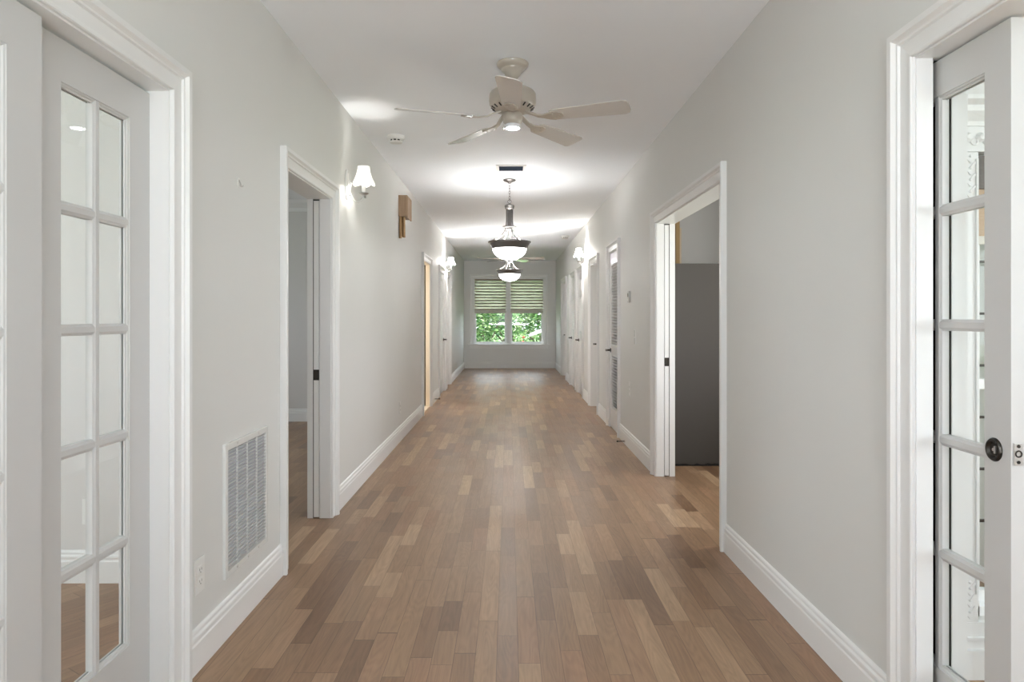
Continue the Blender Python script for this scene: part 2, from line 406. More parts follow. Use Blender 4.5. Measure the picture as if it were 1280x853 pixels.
def wall_x(name, y, t, xa, xb, hole=None, mat=M_ROOM):     # wall lying along X, thickness t (sign = side)
    m = MB()
    if hole:
        hx0, hx1, hz0, hz1 = hole
        m.box(xa, hx0, y, y + t, 0, CEIL); m.box(hx1, xb, y, y + t, 0, CEIL)
        m.box(hx0, hx1, y, y + t, 0, hz0); m.box(hx0, hx1, y, y + t, hz1, CEIL)
    else: m.box(xa, xb, y, y + t, 0, CEIL)
    return structure(m.build(name, mat))
def wall_y(name, x, t, ya, yb, holes=(), mat=M_ROOM):
    m = MB(); y = ya
    for y0, y1, z0, z1 in holes:
        m.box(x, x + t, y, y0, 0, CEIL); m.box(x, x + t, y0, y1, 0, z0); m.box(x, x + t, y0, y1, z1, CEIL); y = y1
    m.box(x, x + t, y, yb, 0, CEIL)
    return structure(m.build(name, mat))
# end wall with its window
WX0, WX1, WZ0, WZ1 = -0.905, 0.905, 0.60, 2.305
wall_x('wall_end', YE, 0.16, XLO, XRO, (WX0, WX1, WZ0, WZ1), M_END)
# unseen rear wall; its window opening is added to let sky light in
wall_x('wall_rear', YB, -0.15, XLO, XRO, (-0.55, 0.60, 0.90, 2.20), M_WALL)
# left front room, left middle room, left closet
wall_x('wall_left_room_back', 3.315, 0.12, RLX, XLO)
wall_y('wall_left_room_side', RLX, -0.15, YB, 8.6, ((-1.6, 1.4, 0.8, 2.3), (5.2, 6.4, 1.0, 2.1)))
wall_x('wall_left_room_front', YB, -0.15, RLX, XLO)
wall_x('wall_middle_room_back', 8.46, 0.12, RLX, XLO)
m = MB(); base_x(m, 3.315, -1, RLX, XLO); structure(m.build('baseboard_left_room', M_BASE))
m = MB(); base_x(m, 8.46, -1, RLX, XLO); structure(m.build('baseboard_middle_room', M_BASE))
m = MB(); m.strips([[(xa, 8.46 - t, z) for t, z in ((0,2.60),(0.02,2.60),(0.03,2.64),(0.07,2.70),(0.08,2.74),(0,2.74))] for xa in (RLX, XLO)])
tn += 1; structure(m.build('trim_%d' % tn, M_TRIM), 'crown moulding in the room beyond the left doorway', 'crown moulding')
wall_y('wall_left_closet_side', -2.4, -0.1, 8.58, YE, ((8.8, 9.7, 0.8, 2.1),))
wall_x('wall_left_closet_back', 10.6, 0.1, -2.4, XLO)
# right front room, right middle room
RW = (1.675, 2.75, 0.20, 1.875)
wall_x('wall_right_room_back', 2.45, 0.12, XRO, RRX, RW)
wall_y('wall_right_room_side', RRX, 0.15, YB, 2.57, ((-1.5, 0.9, 0.8, 2.3),))
wall_x('wall_right_room_front', YB, -0.15, XRO, RRX)
wall_x('wall_right_middle_front', 3.45, 0.12, XRO, 2.5)
wall_y('wall_right_middle_side', 2.5, 0.12, 3.45, YE, ((3.9, 5.5, 0.9, 2.1),))  # window opening added to let light into the grey board's room
wall_x('wall_right_middle_back', 7.2, 0.1, XRO, 2.5)

# ------------------------------------------------------------------ hardware helpers
def lever(parent, x, s, y, z, dirn):
    """dark lever handle on a door face at x, s towards the hall, lever pointing along y*dirn"""
    h = MB(); h.lathe([(0.026,0),(0.026,0.006),(0.02,0.010),(0.011,0.012),(0.011,0.05),(0.013,0.052),(0.013,0.062),(0.004,0.064)], 20, (0,0,0), 'X')
    if s < 0:
        for v in h.bm.verts: v.co.x *= -1
    for v in h.bm.verts: v.co += Vector((x, y, z))
    h.tube([(x+s*0.056, y, z), (x+s*0.057, y+dirn*0.03, z+0.002), (x+s*0.055, y+dirn*0.07, z-0.002), (x+s*0.050, y+dirn*0.105, z+0.004)], [0.010,0.009,0.008,0.006], 8)
    return h.build('lever_handle', M_BRONZE, parent, True)
def knob(parent, x, s, y, z):
    h = MB(); h.lathe([(0.027,0),(0.027,0.006),(0.012,0.012),(0.011,0.03),(0.024,0.040),(0.029,0.052),(0.024,0.064),(0.004,0.069)], 20, (0,0,0), 'X')
    for v in h.bm.verts:
        v.co.x *= s
        v.co += Vector((x, y, z))
    return h.build('door_knob', M_BRONZE, parent, True)
def hinge(parent, x, s, y, z):
    h = MB(); h.box(x, x+s*0.003, y-0.018, y+0.018, z-0.045, z+0.045); h.tube([(x+s*0.006,y,z-0.047),(x+s*0.006,y,z+0.047)], 0.006, 8)
    return h.build('hinge', M_BRONZE, parent)

# french leaf: local origin at the near bottom edge of its hall face; width along +y, thickness along -x*... (dx sign)
def french(root, sgn, w, stile, top, bot, h=2.028, rows=5, cols=2, th=0.035, z0=0.008):
    """sgn: direction of thickness in x (into the wall)"""
    gx = sgn*th/2
    m = MB(); X = lambda t: sgn*t
    zb, zt = z0 + bot, z0 + h - top
    m.box(0, X(th), 0, stile, z0, z0+h, 0.0015); m.box(0, X(th), w-stile, w, z0, z0+h, 0.0015)
    m.box(0.0, X(th), stile-0.002, w-stile+0.002, z0, zb); m.box(0, X(th), stile-0.002, w-stile+0.002, zt, z0+h)
    m.build('door_frame', M_FRENCH, root)
    # sticking (bead) round the glazed area + muntins
    mw = 0.034
    prof = [(-mw/2, th/2+0.004), (-mw/2, th/2+0.010), (-0.012, th/2+0.012), (-0.008, th-0.003), (0.008, th-0.003), (0.012, th/2+0.012), (mw/2, th/2+0.010), (mw/2, th/2+0.004)]
    full = [(a, t) for a, t in prof] + [(a, th - t) for a, t in reversed(prof)]
    g = MB()
    cw = (w - 2*stile) / cols; ch = (zt - zb) / rows
    for c in range(1, cols):
        yc = stile + c*cw
        g.strips([[(X(t), yc + a, zz) for a, t in full] for zz in (zb, zt)])
    for r in range(1, rows):
        zc = zb + r*ch
        g.strips([[(X(th/2 + (t-th/2)*0.94), yy, zc + a*0.97) for a, t in full] for yy in (stile, w - stile)])
    g.build('muntin_grid', M_FRENCH, root)
    b = MB(); bw = 0.012
    for t0, t1 in ((0.003, th/2 - 0.003), (th/2 + 0.003, th - 0.003)):
        lo, hi = (t0, t1) if t0 < th/2 - 0.004 and t1 < th/2 else (t1, t0)
        half = [(0, lo), (bw*0.4, lo + (hi-lo)*0.15), (bw*0.6, lo+(hi-lo)*0.45), (bw, lo+(hi-lo)*0.6), (bw, hi), (0, hi)]
        for yy, d in ((stile, 1), (w - stile, -1)):
            b.strips([[(X(t), yy + d*a, zz) for a, t in half] for zz in (zb, zt)])
        for zz, d in ((zb, 1), (zt, -1)):
            b.strips([[(X(t), yy, zz + d*a) for a, t in half] for yy in (stile, w - stile)])
    b.build('glazing_bead', M_FRENCH, root)
    q = MB(); q.box(gx - 0.002, gx + 0.002, stile - 0.004, w - stile + 0.004, zb - 0.004, zt + 0.004)
    q.build('glass', M_GLASS, root)
    return root

dn = 0
def door(label, loc):
    global dn; dn += 1
    o = thing('door_%d' % dn, label, 'door', loc); o['kind'] = 'structure'; return o
# ---- the two bypass french leaves on the left
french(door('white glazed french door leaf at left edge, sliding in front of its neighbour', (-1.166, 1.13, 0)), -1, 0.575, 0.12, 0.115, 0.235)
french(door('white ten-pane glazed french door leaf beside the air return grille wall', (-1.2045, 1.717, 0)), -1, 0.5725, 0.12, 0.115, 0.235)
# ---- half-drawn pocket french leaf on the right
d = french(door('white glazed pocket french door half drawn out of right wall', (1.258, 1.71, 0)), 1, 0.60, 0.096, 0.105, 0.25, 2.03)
pc = 0.057
h = MB()
for r0, r1, x0_, x1_ in ((0.029, 0.024, -0.003, -0.003),):
    h.lathe([(0.0, -0.001), (0.016, -0.001), (0.019, -0.004), (0.022, -0.007), (0.026, -0.007), (0.029, -0.003), (0.029, 0.006), (0.0, 0.006)], 32, (0, 0, 0), 'X')
for v in h.bm.verts: v.co = Vector((v.co.x - 0.0005, v.co.y*0.98 + pc, v.co.z*1.05 + 0.943))
p = h.build('flush_pull', M_BRONZE, d, True)
k = MB(); k.lathe([(0.0, 0.004), (0.004, 0.004), (0.004, -0.005), (0.0, -0.005)], 12, (0, pc, 0.943), 'X'); k.box(-0.006, 0.0, pc-0.009, pc-0.003, 0.933, 0.953, 0.002)
k.build('thumb_turn', M_STEEL, p)
e = MB(); e.box(0.0055, 0.0295, -0.0025, 0.001, 0.943-0.029, 0.943+0.027, 0.001)
ep = e.build('latch_plate', M_STEEL, d)
e = MB(); e.ring((0.0175, -0.003, 0.943), 0.0075, 0.0018, 'Y'); e.lathe([(0.004,-0.004),(0.0045,-0.0022)], 12, (0.0175,0,0.943-0.021), 'Y'); e.lathe([(0.004,-0.004),(0.0045,-0.0022)], 12, (0.0175,0,0.943+0.019), 'Y')
e.build('latch_bolt', M_BRONZE, ep)

# ---- flush slab pocket doors that sit in the far jambs
def slab(label, x, s, slot, y1, width, mat, plate_z, gap=0.004, plate=True):
    a, b, ln = slot
    d = door(label, (x + s*(a + gap), y1 + 0.003, 0)); w = (b - a) - 0.004 - gap
    m = MB(); m.box(0, s*w, 0, width, 0.006, 2.035, 0.0015); m.build('door_slab', mat, d)
    if plate:
        p = MB(); p.box(s*-0.001, s*(w+0.001), -0.004, 0.002, plate_z-0.034, plate_z+0.034, 0.001); pp = p.build('edge_pull', M_BRONZE, d)
        p = MB(); p.box(s*w*0.35, s*w*0.65, -0.006, -0.003, plate_z-0.02, plate_z+0.02); p.build('pull_lever', M_BRONZE, pp)
    return d
slab('white pocket door edge with dark pull in the near left doorway', XL, -1, OPEN_L[1][2], OPEN_L[1][1], 0.85, M_DOOR, 0.918)
slab('unpainted pine pocket door edge in the narrow left opening', XL, -1, OPEN_L[2][2], OPEN_L[2][1], 0.8, M_RAWPINE, 0.91, 0.018)
slab('white pocket door edge with dark pull in the wide right doorway', XR, 1, OPEN_R[1][2], OPEN_R[1][1], 0.85, M_DOOR, 0.927)

# ---- panelled doors
def panel_leaf(root, s, w, h=2.03, th=0.035, panels=None):
    st = 0.105
    rails = [(0.0, 0.22), (0.90, 1.05), (1.62, 1.73), (h-0.115, h)]
    m = MB()
    m.box(0, s*th, 0, st, 0.008, h+0.008); m.box(0, s*th, w-st, w, 0.008, h+0.008); m.box(0, s*th, w/2-0.05, w/2+0.05, 0.008, h+0.008)
    for a, b in rails: m.box(0, s*th, st, w-st, a+0.008, b+0.008)
    for (a, b), (c, _) in zip(rails, rails[1:]):
        pass
    for i in range(3):
        za, zb = rails[i][1]+0.008, rails[i+1][0]+0.008
        for ya, yb in ((st, w/2-0.05), (w/2+0.05, w-st)):
            m.box(s*0.012, s*(th-0.012), ya, yb, za, zb)
            ins = 0.03
            r0 = [(s*0.012, ya+0.008, za+0.008), (s*0.012, yb-0.008, za+0.008), (s*0.012, yb-0.008, zb-0.008), (s*0.012, ya+0.008, zb-0.008)]
            r1 = [(s*0.004, ya+ins, za+ins), (s*0.004, yb-ins, za+ins), (s*0.004, yb-ins, zb-ins), (s*0.004, ya+ins, zb-ins)]
            m.strips([r0, r1])
    m.build('door_panel', M_DOOR, root)
def closed_door(label, x, s, y0, y1, rec, hinge_near, kn=True):
    d = door(label, (x + s*rec, y0 + 0.003, 0)); w = y1 - y0 - 0.006
    panel_leaf(d, s, w)
    hy = w - 0.07 if hinge_near else 0.07
    lever(d, 0, -s, hy, 0.905, -1 if hinge_near else 1)
    for z in (0.25, 1.05, 1.82): hinge(d, 0, -s, 0.0 if hinge_near else w, z)
    return d
closed_door('closed white panelled door below the far left sconce', XL, -1, *OPEN_L[3][:2], 0.004, True)
closed_door('white panelled door set back in the farthest left doorway', XL, -1, *OPEN_L[4][:2], 0.105, True)
closed_door('white panelled door set back behind the louvered door', XR, 1, *OPEN_R[3][:2], 0.085, True)
closed_door('closed white panelled door just past the right wall sconce', XR, 1, *OPEN_R[4][:2], 0.004, True)
closed_door('closed white panelled door, second past the right wall sconce', XR, 1, *OPEN_R[5][:2], 0.004, True)
closed_door('white panelled door set back in the farthest right doorway', XR, 1, *OPEN_R[6][:2], 0.085, True)
# ---- louvered door
y0, y1, _ = OPEN_R[2]
d = door('closed white louvered door with dark lever on the right wall', (XR + 0.004, y0 + 0.003, 0)); w = y1 - y0 - 0.006
st = 0.085
m = MB(); m.box(0, 0.035, 0, st, 0.008, 2.036, 0.002); m.box(0, 0.035, w-st, w, 0.008, 2.036, 0.002)
for a, b in ((0.008, 0.235), (0.86, 0.975), (1.905, 2.036)): m.box(0, 0.035, st, w-st, a, b)
m.build('door_frame', M_DOOR, d)
for za, zb in ((0.235, 0.86), (0.975, 1.905)):
    l = MB(); n = int(round((zb - za) / 0.0335))
    for i in range(n):
        z = za + (i + 0.5)*(zb - za)/n
        l.obox((0.0175, w/2, z), (0.0178, w/2 - st + 0.004, 0.003), Matrix.Rotation(math.radians(36), 3, 'Y'))
    l.build('louver_panel', M_DOOR, d)
lever(d, 0, -1, w - 0.045, 0.905, -1)
for z in (0.30, 1.12, 1.85): hinge(d, -0.001, -1, 0.0, z)

# ------------------------------------------------------------------ end window
def window_x(name, label, y, x0, x1, z0, z1, mull, th, sill=True, split=True):
    r = thing(name, label, 'window', ((x0+x1)/2, y, z0)); r['kind'] = 'structure'
    cx = (x0+x1)/2; X = lambda x: x - cx; H = z1 - z0
    f = MB(); fw = 0.035
    f.box(X(x0), X(x0)+fw, 0.03, th, 0, H); f.box(X(x1)-fw, X(x1), 0.03, th, 0, H)
    f.box(X(x0), X(x1), 0.03, th, 0, fw); f.box(X(x0), X(x1), 0.03, th, H-fw, H)
    if mull is not None: f.box(X(mull)-0.06, X(mull)+0.06, -0.012, th, 0, H)
    f.build('window_frame', M_SASH, r)
    spans = [(x0+fw, (mull-0.06) if mull is not None else x1-fw)] + ([(mull+0.06, x1-fw)] if mull is not None else [])
    for a, b in spans:
        for za, zb, yo in ((fw, H/2+0.02, 0.085), (H/2-0.02, H-fw, 0.115)):
            s_ = MB(); sw = 0.038
            s_.box(X(a), X(a)+sw, yo, yo+0.03, za, zb); s_.box(X(b)-sw, X(b), yo, yo+0.03, za, zb)
            s_.box(X(a)+sw, X(b)-sw, yo, yo+0.03, za, za+sw); s_.box(X(a)+sw, X(b)-sw, yo, yo+0.03, zb-sw, zb)
            so = s_.build('sash', M_SASH, r)
            g = MB(); g.box(X(a)+sw-0.004, X(b)-sw+0.004, yo+0.013, yo+0.017, za+sw-0.004, zb-sw+0.004); g.build('glass', M_GLASS, so)
    return r
r = window_x('window_1', 'double window with lowered woven shades at the far end of the hall', YE, WX0, WX1, WZ0, WZ1, -0.01, 0.15)
m = MB(); H = WZ1 - WZ0
rings = []
for xx, sx, top in ((WX0, -1, 0), (WX0, -1, 1), (WX1, 1, 1), (WX1, 1, 0)):
    rings.append([(xx + sx*(u*0.95), -t*0.8, (H + u*0.95) if top else 0.012) for u, t in CAS])
m.strips(rings); m.build('casing', M_SASH, r)
m = MB(); m.box(WX0-0.13, WX1+0.13, -0.05, 0.085, -0.016, 0.014, 0.006); m.box(WX0-0.09, WX1+0.09, -0.02, 0.0, -0.10, -0.016, 0.004); m.build('window_sill', M_SASH, r)
# woven shades
def woven_shade(x0, x1, label):
    w = x1 - x0; zt, zb = 2.295, 1.40
    o = thing('woven_shade', label, 'window shade', ((x0+x1)/2, YE + 0.055, zb), 0, 'woven shades in the end window')
    m = MB(); m.box(-w/2, w/2, 0, 0.002, 0.07, zt-zb); m.build('woven_panel', M_WOVEN, o)
    m = MB(); n = 11
    for i in range(n):
        z = 0.11 + i*0.0745
        m.tube([(-w/2, -0.004, z), (w/2, -0.004, z)], 0.0085, 6)
    m.build('batten_row', M_BATTEN, o)
    m = MB()
    for i in range(n):
        z = 0.11 + i*0.0745 - 0.020
        m.strips([[(xa, -0.012, z - 0.010), (xa, -0.004, z + 0.012), (xa, -0.002, z + 0.012), (xa, -0.009, z - 0.010)] for xa in (-w/2, w/2)])
    m.build('fold_lip', M_RAIL, o)
    m = MB(); m.box(-w/2-0.008, w/2+0.008, -0.014, 0.012, 0, 0.085, 0.004); m.build('bottom_rail', M_RAIL, o)
    m = MB(); m.box(-w/2-0.004, w/2+0.004, -0.02, 0.025, zt-zb-0.04, zt-zb, 0.003); m.build('head_rail', M_BATTEN, o)
woven_shade(WX0 + 0.012, -0.074, 'woven tan shade over the left half of the end window')
woven_shade(0.054, WX1 - 0.012, 'woven tan shade over the right half of the end window')

# ------------------------------------------------------------------ carved window of the right front room
r = window_x('window_2', 'window with ornate carved white surround seen through the right glazed door', 2.45, RW[0], RW[1], RW[2], RW[3], None, 0.11)
cx = (RW[0]+RW[1])/2; X = lambda x: x - cx; Z = lambda z: z - RW[2]
m = MB()
for xa, xb in ((1.643, 1.678), (RW[1]-0.003, RW[1]+0.032)):
    pass
m.box(X(1.615), X(RW[1]+0.06), -0.022, 0, Z(0.10), Z(0.20), 0.003); m.box(X(1.60), X(RW[1]+0.075), -0.035, 0, Z(0.0), Z(0.105), 0.003)
m.box(X(1.605), X(RW[1]+0.07), -0.03, 0, Z(0.135), Z(0.15), 0.003)
m.build('plinth', M_TRIM, r)
for xa, xb in ((1.615, 1.672), (RW[1]+0.003, RW[1]+0.06)):
    m = MB(); m.box(X(xa), X(xb), -0.02, 0, Z(0.20), Z(1.875), 0.002)
    xc = X((xa+xb)/2 + (0.005 if xa < 2 else -0.005))
    m.box(X(xb)-0.012, X(xb)-0.004, -0.028, -0.018, Z(0.30), Z(1.85), 0.002)
    for z0_, z1_ in ((0.205, 0.34), (1.66, 1.86)):        # carved drop of leaves
        zz = z0_ + 0.02; k_ = 0
        while zz < z1_:
            a = 0.7 if k_ % 2 else -0.7
            Rm = Matrix.Rotation(a, 3, 'Y')
            m.obox((xc - 0.006 + 0.008*(1 if k_ % 2 else -1), -0.022, Z(zz)), (0.004, 0.003, 0.014), Rm)
            m.lathe([(0.0, -0.026), (0.004, -0.025), (0.006, -0.02)], 10, (xc - 0.006, 0, Z(zz) + 0.012), 'Y')
            zz += 0.021; k_ += 1
    m.build('carved_pilaster', M_TRIM, r)
m = MB(); m.box(X(1.615), X(RW[1]+0.06), -0.026, 0, Z(1.875), Z(1.965), 0.002)
xx = 1.63
while xx < RW[1] + 0.05:
    m.lathe([(0.0, -0.042), (0.010, -0.040), (0.017, -0.030), (0.018, -0.024)], 12, (X(xx), 0, Z(1.925)), 'Y')
    m.ring((X(xx + 0.022), -0.028, Z(1.912)), 0.013, 0.004, 'Y', 14, 6)
    xx += 0.045
m.build('carved_frieze', M_TRIM, r)
m = MB(); prof = [(0, 1.965), (0.03, 1.965), (0.034, 1.98), (0.06, 2.01), (0.064, 2.03), (0.085, 2.045), (0.085, 2.06), (0, 2.06)]
m.strips([[(X(xa), -t, Z(z)) for t, z in prof] for xa in (1.59, RW[1]+0.085)]); m.build('cornice', M_TRIM, r)
m = MB()
for i in range(9): m.box(X(RW[0])+0.02, X(RW[1])-0.02, 0.05, 0.062, Z(0.345 + i*0.19), Z(0.354 + i*0.19))
m.build('muntin_bar', M_BRONZE, r)
o = thing('woven_shade', 'tan woven shade in the carved window behind the right glazed door', 'window shade', ((RW[0]+RW[1])/2, 2.475, 1.55), 0)
w = (RW[1]-RW[0])/2 - 0.005
m = MB(); m.box(-w, w, 0, 0.003, 0.02, 0.32); m.build('woven_panel', M_TANWEAVE, o)
m = MB(); m.box(-w, w, -0.008, 0.010, 0, 0.03, 0.003); m.build('bottom_rail', M_RAIL, o)
m = MB(); m.box(-w, w, -0.012, 0.014, 0.20, 0.32, 0.003); m.build('valance', M_VALANCE, o)
# neighbour house outside that window
nb = thing('neighbour_house', 'white lap-sided neighbouring house behind the carved window', 'house', (3.6, 7.2, 0))
m = MB()
zz = -0.5
while zz < 1.9:
    m.strips([[(xa, -t, z) for t, z in ((0, zz), (0.016, zz), (0.004, zz + 0.045), (0, zz + 0.045))] for xa in (-0.9, 4)]); zz += 0.045
m.box(-0.9, 4, 0, 0.2, -0.5, 3); m.build('siding_wall', M_LAP, nb)
m = MB(); m.box(-0.9, 4, -0.05, 0.0, 1.65, 2.35); m.build('tan_band', M_TANBRICK, nb)
m = MB(); m.box(-0.9, 4, -0.06, 0.0, -0.5, 0.15); m.box(-0.9, 4, -0.05, 0, 0.75, 0.88); m.build('brick_course', M_TANBRICK, nb)
m = MB(); m.box(-1.1, 4.2, -0.7, 0.4, 2.9, 3.05); m.build('roof', M_ROOF, nb)

# ------------------------------------------------------------------ ceiling fans
def make_fan(loc, rot, label, lens, near=True):
    o = thing('ceiling_fan', label, 'ceiling fan', loc, rot)
    m = MB(); m.lathe([(0.0,0),(0.088,0),(0.091,-0.006),(0.088,-0.018),(0.080,-0.026),(0.066,-0.036),(0.064,-0.044),(0.058,-0.050),(0.046,-0.062),(0.044,-0.070),(0.038,-0.076),(0.024,-0.092),(0.018,-0.096),(0.0,-0.096)], 40)
    m.build('canopy', M_ALMOND, o, True)
    m = MB(); m.lathe([(0.0,-0.09),(0.013,-0.09),(0.013,-0.126),(0.024,-0.130),(0.026,-0.140),(0.018,-0.146),(0.0,-0.146)], 20)
    m.build('downrod', M_ALMOND, o, True)
    m = MB(); m.lathe([(0.0,-0.138),(0.05,-0.140),(0.095,-0.150),(0.122,-0.166),(0.132,-0.180),(0.134,-0.215),(0.132,-0.238),(0.120,-0.256),(0.100,-0.268),(0.094,-0.276),(0.060,-0.286),(0.0,-0.288)], 48)
    mh = m.build('motor_housing', M_ALMOND, o, True)
    for i in range(20 if near else 0):
        a = 2*PI*i/20
        v = MB(); v.obox((0.1135*math.cos(a), 0.1135*math.sin(a), -0.2615), (0.012, 0.0035, 0.002), Matrix.Rotation(a, 3, 'Z') @ Matrix.Rotation(math.radians(-31), 3, 'Y'))
        v.build('vent_slot', M_DARK, mh)
    m = MB(); m.lathe([(0.0,-0.280),(0.050,-0.284),(0.054,-0.290),(0.056,-0.296),(0.056,-0.326),(0.052,-0.340),(0.040,-0.352),(0.0,-0.355)], 36)
    m.build('switch_housing', M_ALMOND, o, True)
    m = MB(); m.lathe([(0.0,-0.350),(0.042,-0.352),(0.044,-0.356),(0.044,-0.366),(0.041,-0.374),(0.038,-0.3735),(0.038,-0.360),(0.0,-0.360)], 32)
    lh = m.build('light_housing', M_LENSGLASS if near else M_FAN_GLOW_FAR, o, True)  # far housing glows too, added to lift the end wall
    m = MB(); m.lathe([(0.0,-0.362),(0.0375,-0.362),(0.0375,-0.3735),(0.030,-0.376),(0.0,-0.377)], 32); m.build('light_lens', lens, lh, True)
    m = MB(); m.tube([(-0.046,-0.036,-0.326),(-0.052,-0.040,-0.35),(-0.052,-0.040,-0.378)], 0.0012, 6); m.lathe([(0.0,-0.392),(0.0035,-0.390),(0.0045,-0.382),(0.002,-0.376)], 10, (-0.052,-0.040,0))
    m.build('pull_chain', M_STEEL, o)
    # blade: along +x, pitched so that the counter-clockwise edge is lower
    pitch = Matrix.Rotation(math.radians(-14), 4, 'X')
    for k in range(5):
        ang = -PI/2 + k*2*PI/5
        T = Matrix.Rotation(ang, 4, 'Z')
        b = MB(); th = 0.0055; outl = []
        r0, r1, wa, wb = 0.225, 0.668, 0.052, 0.068
        outl = [(r0, -wa+0.012), (r0+0.02, -wa), (r1-0.030, -wb), (r1-0.008, -wb+0.010), (r1, -wb+0.032), (r1, wb-0.032), (r1-0.008, wb-0.010), (r1-0.030, wb), (r0+0.02, wa), (r0, wa-0.012)]
        b.strips([[(x, y, z) for x, y in outl] for z in (-th/2, th/2)])
        bmesh.ops.transform(b.bm, matrix=T @ Matrix.Translation((0,0,-0.318)) @ pitch, verts=b.bm.verts)
        bo = b.build('blade', M_BLADE, o)
        a = MB()
        def sect(x, hw, z, t=0.005): return [(x, -hw, z-t), (x, hw, z-t), (x, hw, z+t), (x, -hw, z+t)]
        a.strips([sect(0.075, 0.016, 0.036), sect(0.115, 0.013, 0.020), sect(0.150, 0.012, 0.002), sect(0.185, 0.016, -0.004), sect(0.215, 0.030, -0.0075, 0.004), sect(0.245, 0.040, -0.0075, 0.004), sect(0.275, 0.034, -0.0075, 0.004), sect(0.300, 0.014, -0.0075, 0.003)])
        for sx_, sy_ in ((0.245,-0.024),(0.245,0.024),(0.278,0.0)): a.lathe([(0.006,-0.014),(0.006,-0.0105)], 10, (sx_, sy_, 0))
        bmesh.ops.transform(a.bm, matrix=T @ Matrix.Translation((0,0,-0.318)) @ pitch, verts=a.bm.verts)
        a.build('blade_iron', M_ALMOND, bo)
    return o
fan = make_fan((0.022, 3.90, CEIL), math.radians(-2.0), 'cream five-blade ceiling fan nearest in the hall, with small round light', M_LENS)
make_fan((0.03, 13.2, CEIL), math.radians(4), 'cream ceiling fan far down the hall behind the bowl pendants', M_FAN_GLOW_FAR, False)

# ------------------------------------------------------------------ pendants
def make_pendant(loc, label):
    x, y = loc
    RIM = 2.083
    drop = CEIL - RIM
    o = thing('pendant_light', label, 'pendant lamp', (x, y, CEIL), 0, 'bowl pendants down the hall'); R_ = -drop
    m = MB(); m.lathe([(0.0,0),(0.066,0),(0.068,-0.006),(0.058,-0.016),(0.040,-0.022),(0.020,-0.030),(0.012,-0.040),(0.0,-0.040)], 32); m.build('canopy', M_PEWTER, o, True)
    m = MB(); z = -0.036; k = 0
    ztop = R_ + 0.415
    n = int((-0.05 - ztop) / 0.026)
    for k in range(n):
        zc = -0.048 - k*0.026 if n < 2 else -0.050 - k*((-0.075 - ztop)/(n-1))*1.0
        m.ring((0,0,zc), 0.011, 0.0026, 'Y' if k % 2 else 'X', 14, 6, 0.75 if k % 2 else 0.75, 1.45)
    m.ring((0,0,ztop+0.012), 0.019, 0.003, 'Y', 18, 6)
    m.build('chain', M_PEWTER, o, True)
    m = MB(); m.lathe([(0.0,R_+0.408),(0.012,R_+0.406),(0.020,R_+0.398),(0.044,R_+0.392),(0.052,R_+0.384),(0.052,R_+0.374),(0.046,R_+0.368),(0.050,R_+0.360),(0.044,R_+0.350),(0.030,R_+0.340),(0.0,R_+0.338)], 32); m.build('collar', M_PEWTER, o, True)
    m = MB(); m.lathe([(0.0,R_+0.345),(0.019,R_+0.345),(0.016,R_+0.18),(0.024,R_+0.155),(0.030,R_+0.135),(0.016,R_+0.115),(0.010,R_+0.06),(0.0,R_+0.055)], 24); m.build('stem', M_PEWTER, o, True)
    m = MB(); m.ring((0,0,R_+0.158), 0.070, 0.007, 'Z', 32, 8); m.box(-0.07,0.07,-0.004,0.004,R_+0.153,R_+0.163); m.box(-0.004,0.004,-0.07,0.07,R_+0.153,R_+0.163)
    m.build('cross_ring', M_PEWTER, o, True)
    for k in range(4):
        a = PI/4*0.6 + k*PI/2; c, s_ = math.cos(a), math.sin(a)
        P = lambda r, z: (r*c, r*s_, R_+z)
        m = MB(); m.tube([P(0.034,0.345), P(0.033,0.28), P(0.034,0.22), P(0.040,0.17), P(0.056,0.12), P(0.088,0.07), P(0.13,0.035), P(0.168,0.018), P(0.182,0.005)], [0.0075,0.007,0.007,0.007,0.006,0.006,0.006,0.006,0.006], 8)
        m.build('arm', M_PEWTER, o, True)
        m = MB(); m.lathe([(0.0,R_+0.034),(0.005,R_+0.030),(0.007,R_+0.022),(0.004,R_+0.014),(0.008,R_+0.008),(0.008,R_-0.002)], 12, (0.176*c, 0.176*s_, 0)); m.build('finial', M_PEWTER, o, True)
    m = MB(); m.lathe([(0.190,R_-0.004),(0.206,R_+0.006),(0.226,R_+0.004),(0.226,R_-0.006),(0.212,R_-0.014),(0.208,R_-0.026),(0.196,R_-0.040),(0.192,R_-0.056),(0.183,R_-0.066),(0.178,R_-0.072),(0.173,R_-0.066),(0.180,R_-0.040),(0.190,R_-0.012),(0.190,R_-0.004)], 56, caps=False); m.build('rim_band', M_PEWTER, o, True)
    pr = [(0.177*math.cos(t), R_-0.070-0.118*math.sin(t)) for t in [i*PI/2/12 for i in range(13)]]
    pi_ = [(max(0, q - 0.004), z + 0.004) for q, z in reversed(pr)]
    m = MB(); m.lathe(pr + pi_[0:], 56, caps=False); m.build('glass_bowl', M_BOWL, o, True)
    for k in range(3):
        a = 0.5 + k*2*PI/3
        m = MB(); m.lathe([(0.0,R_-0.115),(0.010,R_-0.113),(0.012,R_-0.085),(0.024,R_-0.062),(0.029,R_-0.040),(0.024,R_-0.018),(0.010,R_-0.006),(0.0,R_-0.004)], 16, (0.085*math.cos(a), 0.085*math.sin(a), 0)); m.build('bulb', M_PBULB, o, True)
    return o
make_pendant((0.008, 7.20), 'nearer pewter pendant with glowing white bowl')
make_pendant((0.012, 11.40), 'farther pewter bowl pendant, hanging before the end window')

